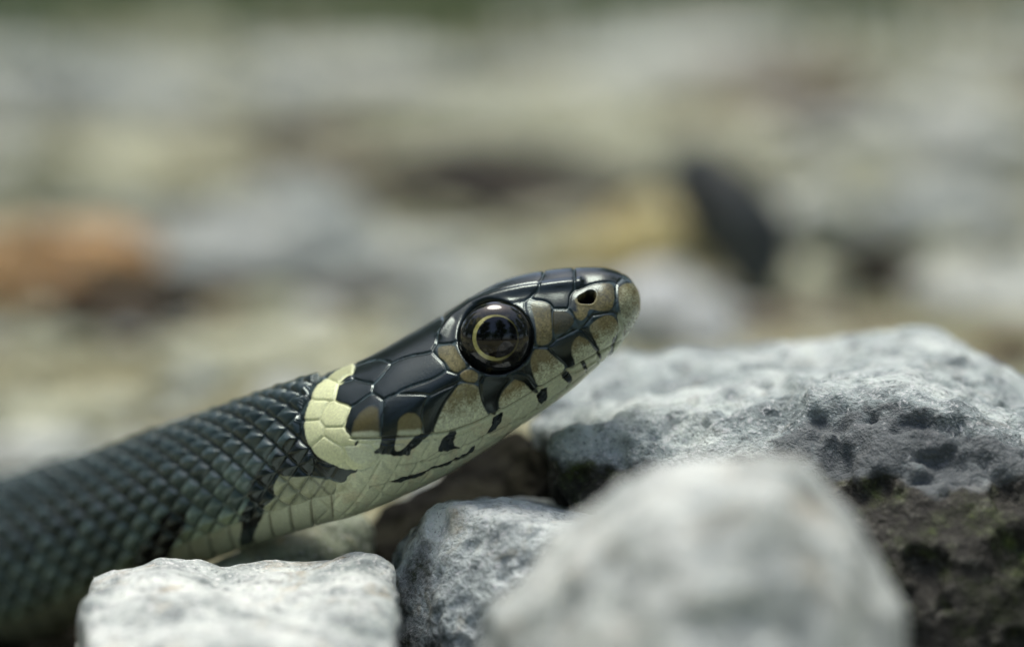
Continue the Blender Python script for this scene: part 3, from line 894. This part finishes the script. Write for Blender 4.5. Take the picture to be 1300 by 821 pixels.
# plates
spk = fbm(np.stack([px / 1.7, py / 1.7, 0 * px], 1), 2, 30)
spk2 = fbm(np.stack([px / 7.0, py / 7.0, 0 * px + 5], 1), 3, 31)
for k, (nm, pl, ca, cb) in enumerate(PL):
    if nm == 'collar':
        s = (ID == k)
        w = sstep(0.5, -1.0, D1) * s
        lay(w, cb)
        continue
    p = np.array(pl, float)
    y0, y1 = p[:, 1].min(), p[:, 1].max()
    s = (ID == k)
    if nm.startswith('labial'):               # shade across the plate, at right angles to the mouth
        t = sstep(0.22, 0.95, 1 - (below - py) / max(8.0, (np.interp(p[:, 0].mean(), [380, 446, 485, 530, 570, 600, 640, 683, 722, 762, 790, 820], [556, 556, 556, 553, 547, 537, 518, 493, 468, 446, 434, 425]) - y0)))
    else:
        t = np.clip((py - y0) / (y1 - y0), 0, 1)
    t = np.clip(t + 0.22 * spk2 + 0.16 * spk * (t > 0.05) * (t < 0.95), 0, 1)[:, None]
    cc = ca * (1 - t) + cb * t
    cc = cc * (1 + 0.22 * spk)[:, None]
    dark = nm in ('temporal', 'parietal', 'supraocular', 'frontal', 'prefrontal', 'internasal')
    w = s * (sstep(1.0, -1.4, D1) if not dark else sstep(0.3, 2.2, gpl))
    colr = np.where(w[:, None] > 0, colr * (1 - w[:, None]) + cc * w[:, None], colr)
# black band over the nasal's rear, labial shading
def paint(pl, c=BLACK, soft=1.0, it=2, amt=1.0):
    lay(poly_mask(pl, soft, it) * amt * sstep(1.0, 3.0, uu), c)
paint([(722, 371), (740, 366), (760, 360), (764, 364), (757, 372), (740, 372), (731, 382), (733, 398), (724, 394)], INK, 2.5)
paint([(692, 442), (712, 430), (734, 421), (736, 424), (727, 432), (724, 447), (730, 460), (728, 466), (722, 467), (712, 458), (700, 450)], INK, 1.3)
paint([(730, 421), (745, 412), (749, 420), (755, 432), (760, 442), (764, 455), (761, 457), (757, 446), (746, 430)], INK, 1.0)
paint([(470, 502), (482, 501), (484, 512), (470, 514), (458, 524), (449, 540), (444, 550), (438, 548), (440, 530), (449, 518)], INK, 1.6)
lay(poly_mask([(452, 534), (460, 522), (472, 516), (481, 518), (482, 548), (478, 554), (450, 555), (447, 548)], 2.5), OLIVE * 0.55)
lay(poly_mask([(447, 549), (482, 546), (482, 555), (446, 556)], 2.5), CREAM * 0.75)
lay(poly_mask([(504, 552), (505, 536), (511, 527), (520, 523), (531, 527), (536, 537), (535, 552)], 1.6), OLIVE * 1.05)
lay(poly_mask([(503, 553), (506, 545), (520, 546), (535, 543), (536, 553)], 2.5), CREAM * 0.8)
paint([(645, 475), (670, 460), (676, 474), (681, 490), (684, 498), (677, 498), (670, 492), (664, 484), (655, 482)], BLACK, 1.2)
paint([(573, 477), (582, 478), (580, 488), (575, 497), (563, 515), (554, 535), (549, 549), (538, 552), (536, 520), (545, 505), (556, 495)], BLACK, 1.2)
paint([(607, 475), (650, 478), (645, 487), (638, 496), (633, 508), (633, 520), (627, 528), (617, 520), (612, 510), (609, 498), (608, 486)], BLACK, 1.0)
for pl in [
    [(736, 459), (742, 456), (745, 467), (742, 470)],
    [(710, 477), (721, 469), (726, 480), (723, 487)],
    [(680, 499), (694, 489), (695, 500), (691, 510), (686, 513), (682, 506)],
    [(627, 527), (638, 522), (639, 528), (625, 548), (612, 555), (622, 543)],
    [(568, 548), (581, 545), (573, 563), (587, 568), (569, 572), (552, 572)],
    [(590, 575), (601, 563), (603, 567), (596, 576)],
    [(527, 552), (549, 549), (541, 555), (522, 570), (520, 577), (502, 578), (490, 575), (513, 569)],
    [(484, 540), (505, 540), (502, 560), (500, 568), (506, 574), (490, 577), (472, 574), (484, 566)],
    [(449, 564), (453, 559), (456, 560), (452, 567)],
    [(538, 597), (560, 588), (600, 572), (600, 575), (560, 592), (534, 600)],
    [(496, 609), (520, 604), (541, 596), (540, 600), (512, 610), (498, 612)],
    [(777, 427), (782, 427), (781, 438), (776, 449), (771, 454), (776, 441)],
    [(345, 588), (386, 540), (390, 560), (401, 577), (417, 588), (435, 595), (457, 598), (443, 601), (439, 610), (433, 611), (423, 605), (405, 604), (388, 603), (360, 604)],
    [(322, 598), (358, 592), (352, 622), (350, 632), (338, 640), (336, 652), (326, 668), (318, 690), (303, 690), (309, 664), (305, 655), (318, 640)],
    [(220, 645), (246, 652), (238, 662), (240, 670), (224, 688), (214, 708), (192, 722), (166, 718), (180, 700), (182, 688), (200, 676), (205, 660)],
]:
    p = np.array(pl); 
    paint(pl, BLACK, 0.9, 1)
# thin seams
SEAMS = [
    ([(796, 428), (762, 446), (722, 468), (683, 493), (640, 518), (600, 537), (570, 547), (530, 553), (485, 556), (446, 556)], 1.2, 0.16, 0.55),
    ([(763, 456), (742, 473), (721, 489), (690, 513), (660, 532), (623, 549), (605, 558), (575, 572), (540, 585), (505, 590)], 1.1, 0.08, 0.35),
    ([(720, 500), (690, 522), (650, 547), (600, 574), (536, 599), (496, 611), (470, 618)], 1.1, 0.08, 0.35),
    ([(687, 505), (681, 519)], 0.9, 0.06, 0.35), ([(723, 484), (718, 493)], 0.9, 0.06, 0.35), ([(743, 468), (744, 473)], 0.9, 0.06, 0.3),
    ([(615, 553), (600, 574)], 0.9, 0.06, 0.3), ([(556, 572), (535, 586)], 0.9, 0.06, 0.3),
]
for pl, w, dep, amt in SEAMS:
    d = line_dist(pl)
    gsn = np.exp(-(d / (w * 1.2)) ** 2)
    h = h - dep * gsn
    lay(np.exp(-(d / w) ** 2) * amt * sstep(1.5, 4.0, uu), (0.06, 0.06, 0.035))
# nostril
_nx, _ny = (px - 746) * 0.94 - (py - 379) * 0.34, (px - 746) * 0.34 + (py - 379) * 0.94
ne = np.hypot(_nx / 11.8, _ny / 7.6) * (1 + 0.10 * np.sin(np.arctan2(_ny, _nx) * 3 + 1.0))
nd_ = sstep(1.08, 0.55, ne) * (uu < u_neck)
h = h - 1.1 * nd_ + 0.03 * np.exp(-((ne - 1.2) / 0.2) ** 2) * (uu < u_neck)
lay(sstep(1.0, 0.75, ne) * (uu < u_neck), (0.006, 0.006, 0.006))
lay(np.exp(-((ne - 1.2) / 0.13) ** 2) * (py > 380) * 0.6 * (uu < u_neck), OLIVE * 1.4)
# eye socket with a raised rim, brow ridge above
EX, EY, ER = 629.5, 429.0, 46.0
er = np.hypot((px - EX), (py - EY) * 1.03)
eyez = (uu < u_neck)
h = np.where(eyez & (er < 75), h * sstep(ER - 2, ER + 5, er) - 1.25 * sstep(ER + 3, ER - 6, er) + 0.05 * np.exp(-((er - ER - 4) / 4.5) ** 2), h)
lay(eyez * sstep(ER + 7, ER + 2, er), BLACK)
brow = np.exp(-(line_dist([(560, 425), (575, 404), (600, 386), (630, 375), (665, 368), (700, 364), (735, 360)], 20.0) / 5.5) ** 2)
h = h + 0.26 * brow * eyez

# ---------------------------------------------------------------- assemble the skin
full_c = np.concatenate([C_, (2 * ST_Q[:, 5:6] - C_)[:, ::-1][:, 3:-3:3]], 1)
sel = np.arange(NT)[::-1][3:-3:3]
def both(a):
    return np.concatenate([a, a[:, sel]], 1)
FA, FB, FH = both(A_), both(B_), both(h.reshape(NS, NT))
FC = both(colr.reshape(NS, NT, 3).transpose(2, 0, 1).reshape(3 * NS, NT)).reshape(3, NS, -1).transpose(1, 2, 0)
G3 = CAM + FWD * (D0 + full_c)[..., None] + np.array([1.0, 0, 0]) * FA[..., None] + UP * FB[..., None]
tu = np.gradient(G3, axis=0)
tv = (np.roll(G3, -1, 1) - np.roll(G3, 1, 1))
nrm = np.cross(tv, tu)
nrm /= np.linalg.norm(nrm, axis=2)[..., None] + 1e-12
cen = CAM + FWD * (D0 + ST_Q[:, 5])[:, None] + np.array([1.0, 0, 0]) * mid[:, 0:1] + UP * mid[:, 1:2]
if (nrm[NS // 3] * (G3[NS // 3] - cen[NS // 3])).sum() < 0:
    nrm = -nrm
tipw = (0.2 * sstep(0.0, 0.6, uq) + 0.8 * sstep(1.5, 5.0, uq))[:, None]
nrm[0:2] = np.array([1.0, 0, 0])
SK = G3 + nrm * (FH * tipw)[..., None]
NC = SK.shape[1]
idx = np.arange(NS * NC).reshape(NS, NC)
a = idx[:-1]; b = idx[1:]
faces = np.stack([a, b, np.roll(b, -1, 1), np.roll(a, -1, 1)], -1).reshape(-1, 4)
v0, v1, v2 = (SK.reshape(-1, 3)[faces[NC * NS // 3, i]] for i in (0, 1, 2))
if np.dot(np.cross(v1 - v0, v2 - v0), nrm.reshape(-1, 3)[faces[NC * NS // 3, 0]]) < 0:
    faces = faces[:, ::-1]

def snake_material():
    m = Mat('snake_skin')
    c = m.attr('pigment').outputs['Color']
    nz = m.noise(5200, 3, 0.6)
    c = m.mix(0.5, c, m.ramp(nz, [(0.3, (0.7, 0.7, 0.7)), (0.7, (1.25, 1.25, 1.25))]), 'MULTIPLY')
    m.l(c, m.b.inputs['Base Color'])
    m.l(m.attr('gloss').outputs['Fac'], m.b.inputs['Roughness'])
    m.b.inputs['IOR'].default_value = 1.5
    m.l(m.attr('sheen').outputs['Fac'], m.b.inputs['Specular IOR Level'])
    m.b.inputs['Specular Tint'].default_value = (0.82, 1.0, 0.95, 1)
    m.l(m.bump(m.noise(9000, 3, 0.6), 0.00003, 0.5), m.b.inputs['Normal'])
    return m.m
snake = bpy.data.objects.new('snake', None)
col.objects.link(snake)
base = np.array([-45.0, 20.0, 0.0])
snake.location = base * MM
snake.empty_display_size = 0.01
tag(snake, 'black grass snake with raised head, pale yellow collar and round glossy eye', 'snake')
body = link_mesh('body', SK.reshape(-1, 3) - base, faces, snake_material(), snake)
set_attr(body.data, 'pigment', FC.reshape(-1, 3))
rough = np.interp(uq, [0, U[10], U[13], u_neck - 2, u_neck + 6, u_end], [0.12, 0.13, 0.19, 0.20, 0.20, 0.25])
lum = FC.mean(2)
sheen = np.repeat(np.interp(uq, [0, U[12], u_neck, u_neck + 8, u_end], [0.5, 0.55, 0.6, 0.95, 0.9]), NC).reshape(NS, NC) * (1 - 0.45 * sstep(0.03, 0.12, lum) * (uq < u_neck)[:, None])
set_attr(body.data, 'sheen', sheen.ravel(), 'FLOAT')
set_attr(body.data, 'gloss', np.clip(rough[:, None] + 0.16 * sstep(0.05, 0.35, lum), 0, 1).ravel(), 'FLOAT')

# ---------------------------------------------------------------- eyes
def eye_mat(name, stops, rough=0.04, nz=True):
    m = Mat(name)
    n1 = m.noise(1500, 4, 0.6)
    m.l(m.ramp(n1, stops), m.b.inputs['Base Color'])
    m.b.inputs['Roughness'].default_value = 0.25
    m.b.inputs['Specular IOR Level'].default_value = 0.0
    m.b.inputs['Coat Weight'].default_value = 1.0
    m.b.inputs['Coat Roughness'].default_value = rough
    m.b.inputs['Coat IOR'].default_value = 1.5
    return m.m
M_EYE = eye_mat('eye_dark', [(0.35, (0.006, 0.007, 0.008)), (0.55, (0.016, 0.018, 0.016)), (0.72, (0.07, 0.062, 0.03))])
M_RING = eye_mat('iris_gold', [(0.3, (0.20, 0.19, 0.05)), (0.5, (0.42, 0.40, 0.14)), (0.7, (0.60, 0.58, 0.27))])
def ring_fade():
    t = M_RING.node_tree
    b = next(n for n in t.nodes if n.type == 'BSDF_PRINCIPLED')
    src = b.inputs['Base Color'].links[0].from_socket
    tc = t.nodes.new('ShaderNodeTexCoord'); sx = t.nodes.new('ShaderNodeSeparateXYZ'); mr = t.nodes.new('ShaderNodeMapRange')
    t.links.new(tc.outputs['Object'], sx.inputs[0]); t.links.new(sx.outputs[0], mr.inputs[0])
    x0 = (-1.15 + 45.0) * MM
    mr.inputs[1].default_value = x0 - 0.9 * MM; mr.inputs[2].default_value = x0 + 1.3 * MM
    mr.inputs[3].default_value = 0.0; mr.inputs[4].default_value = 0.93
    mx = t.nodes.new('ShaderNodeMix'); mx.data_type = 'RGBA'
    t.links.new(mr.outputs[0], mx.inputs[0]); t.links.new(src, mx.inputs[6]); mx.inputs[7].default_value = (0.03, 0.032, 0.015, 1)
    t.links.new(mx.outputs[2], b.inputs['Base Color'])
ring_fade()
M_PUPIL = eye_mat('pupil_black', [(0.0, (0.002, 0.002, 0.003)), (1.0, (0.003, 0.003, 0.004))])
# where the side of the head is at the eye
j = np.argmin(np.where(uu < u_neck, np.hypot(px - EX, py - EY), 1e9))
c_eye = C_.ravel()[j]
def eye_band(r0, r1, rs, bulge, center, side, lift=0.0, off=(0, 0), n=96, rings=14):
    """band of a dome between two radii (fractions of rs) facing out of the head's side"""
    vs = []; fs = []
    rr = np.linspace(r0, r1, rings)
    for r_ in rr:
        z = bulge * math.sqrt(max(0.0, 1 - (r_ * 0.985) ** 2)) + lift
        for k2 in range(n):
            t = 2 * math.pi * k2 / n
            ox = off[0] * (1 - r_); oy = off[1] * (1 - r_)
            vs.append(center + np.array([1.0, 0, 0]) * (rs * (r_ * math.cos(t) + ox)) + UP * (rs * (r_ * math.sin(t) + oy)) + FWD * (-z * side))
    for i in range(rings - 1):
        for k2 in range(n):
            q4 = [i * n + k2, i * n + (k2 + 1) % n, (i + 1) * n + (k2 + 1) % n, (i + 1) * n + k2]
            fs.append(q4 if side < 0 else q4[::-1])
    return np.array(vs), np.array(fs)
for side in (1, -1):
    cmid = ST_Q[np.argmin(np.abs(uq - uu[j])), 5]
    c = cmid - (cmid - c_eye) * side
    ctr = P(EX, EY, c_eye) - FWD * (c_eye - c)
    ctr = ctr + FWD * (0.55 * side)
    rs = ER / S * (D0 + c_eye) / D0
    OFF = (-0.02, 0.03)
    v, f = eye_band(0.62, 1.0, rs, 1.75, ctr, side, 0, OFF)
    e = link_mesh('eye', v - base, f, M_EYE, snake)
    v, f = eye_band(0.53, 0.635, rs, 1.75, ctr, side, 0.012, OFF)
    link_mesh('iris', v - base, f, M_RING, e)
    v, f = eye_band(0.002, 0.565, rs, 1.75, ctr, side, 0.03, (0.07, 0.06))
    link_mesh('pupil', v - base, f, M_PUPIL, e)
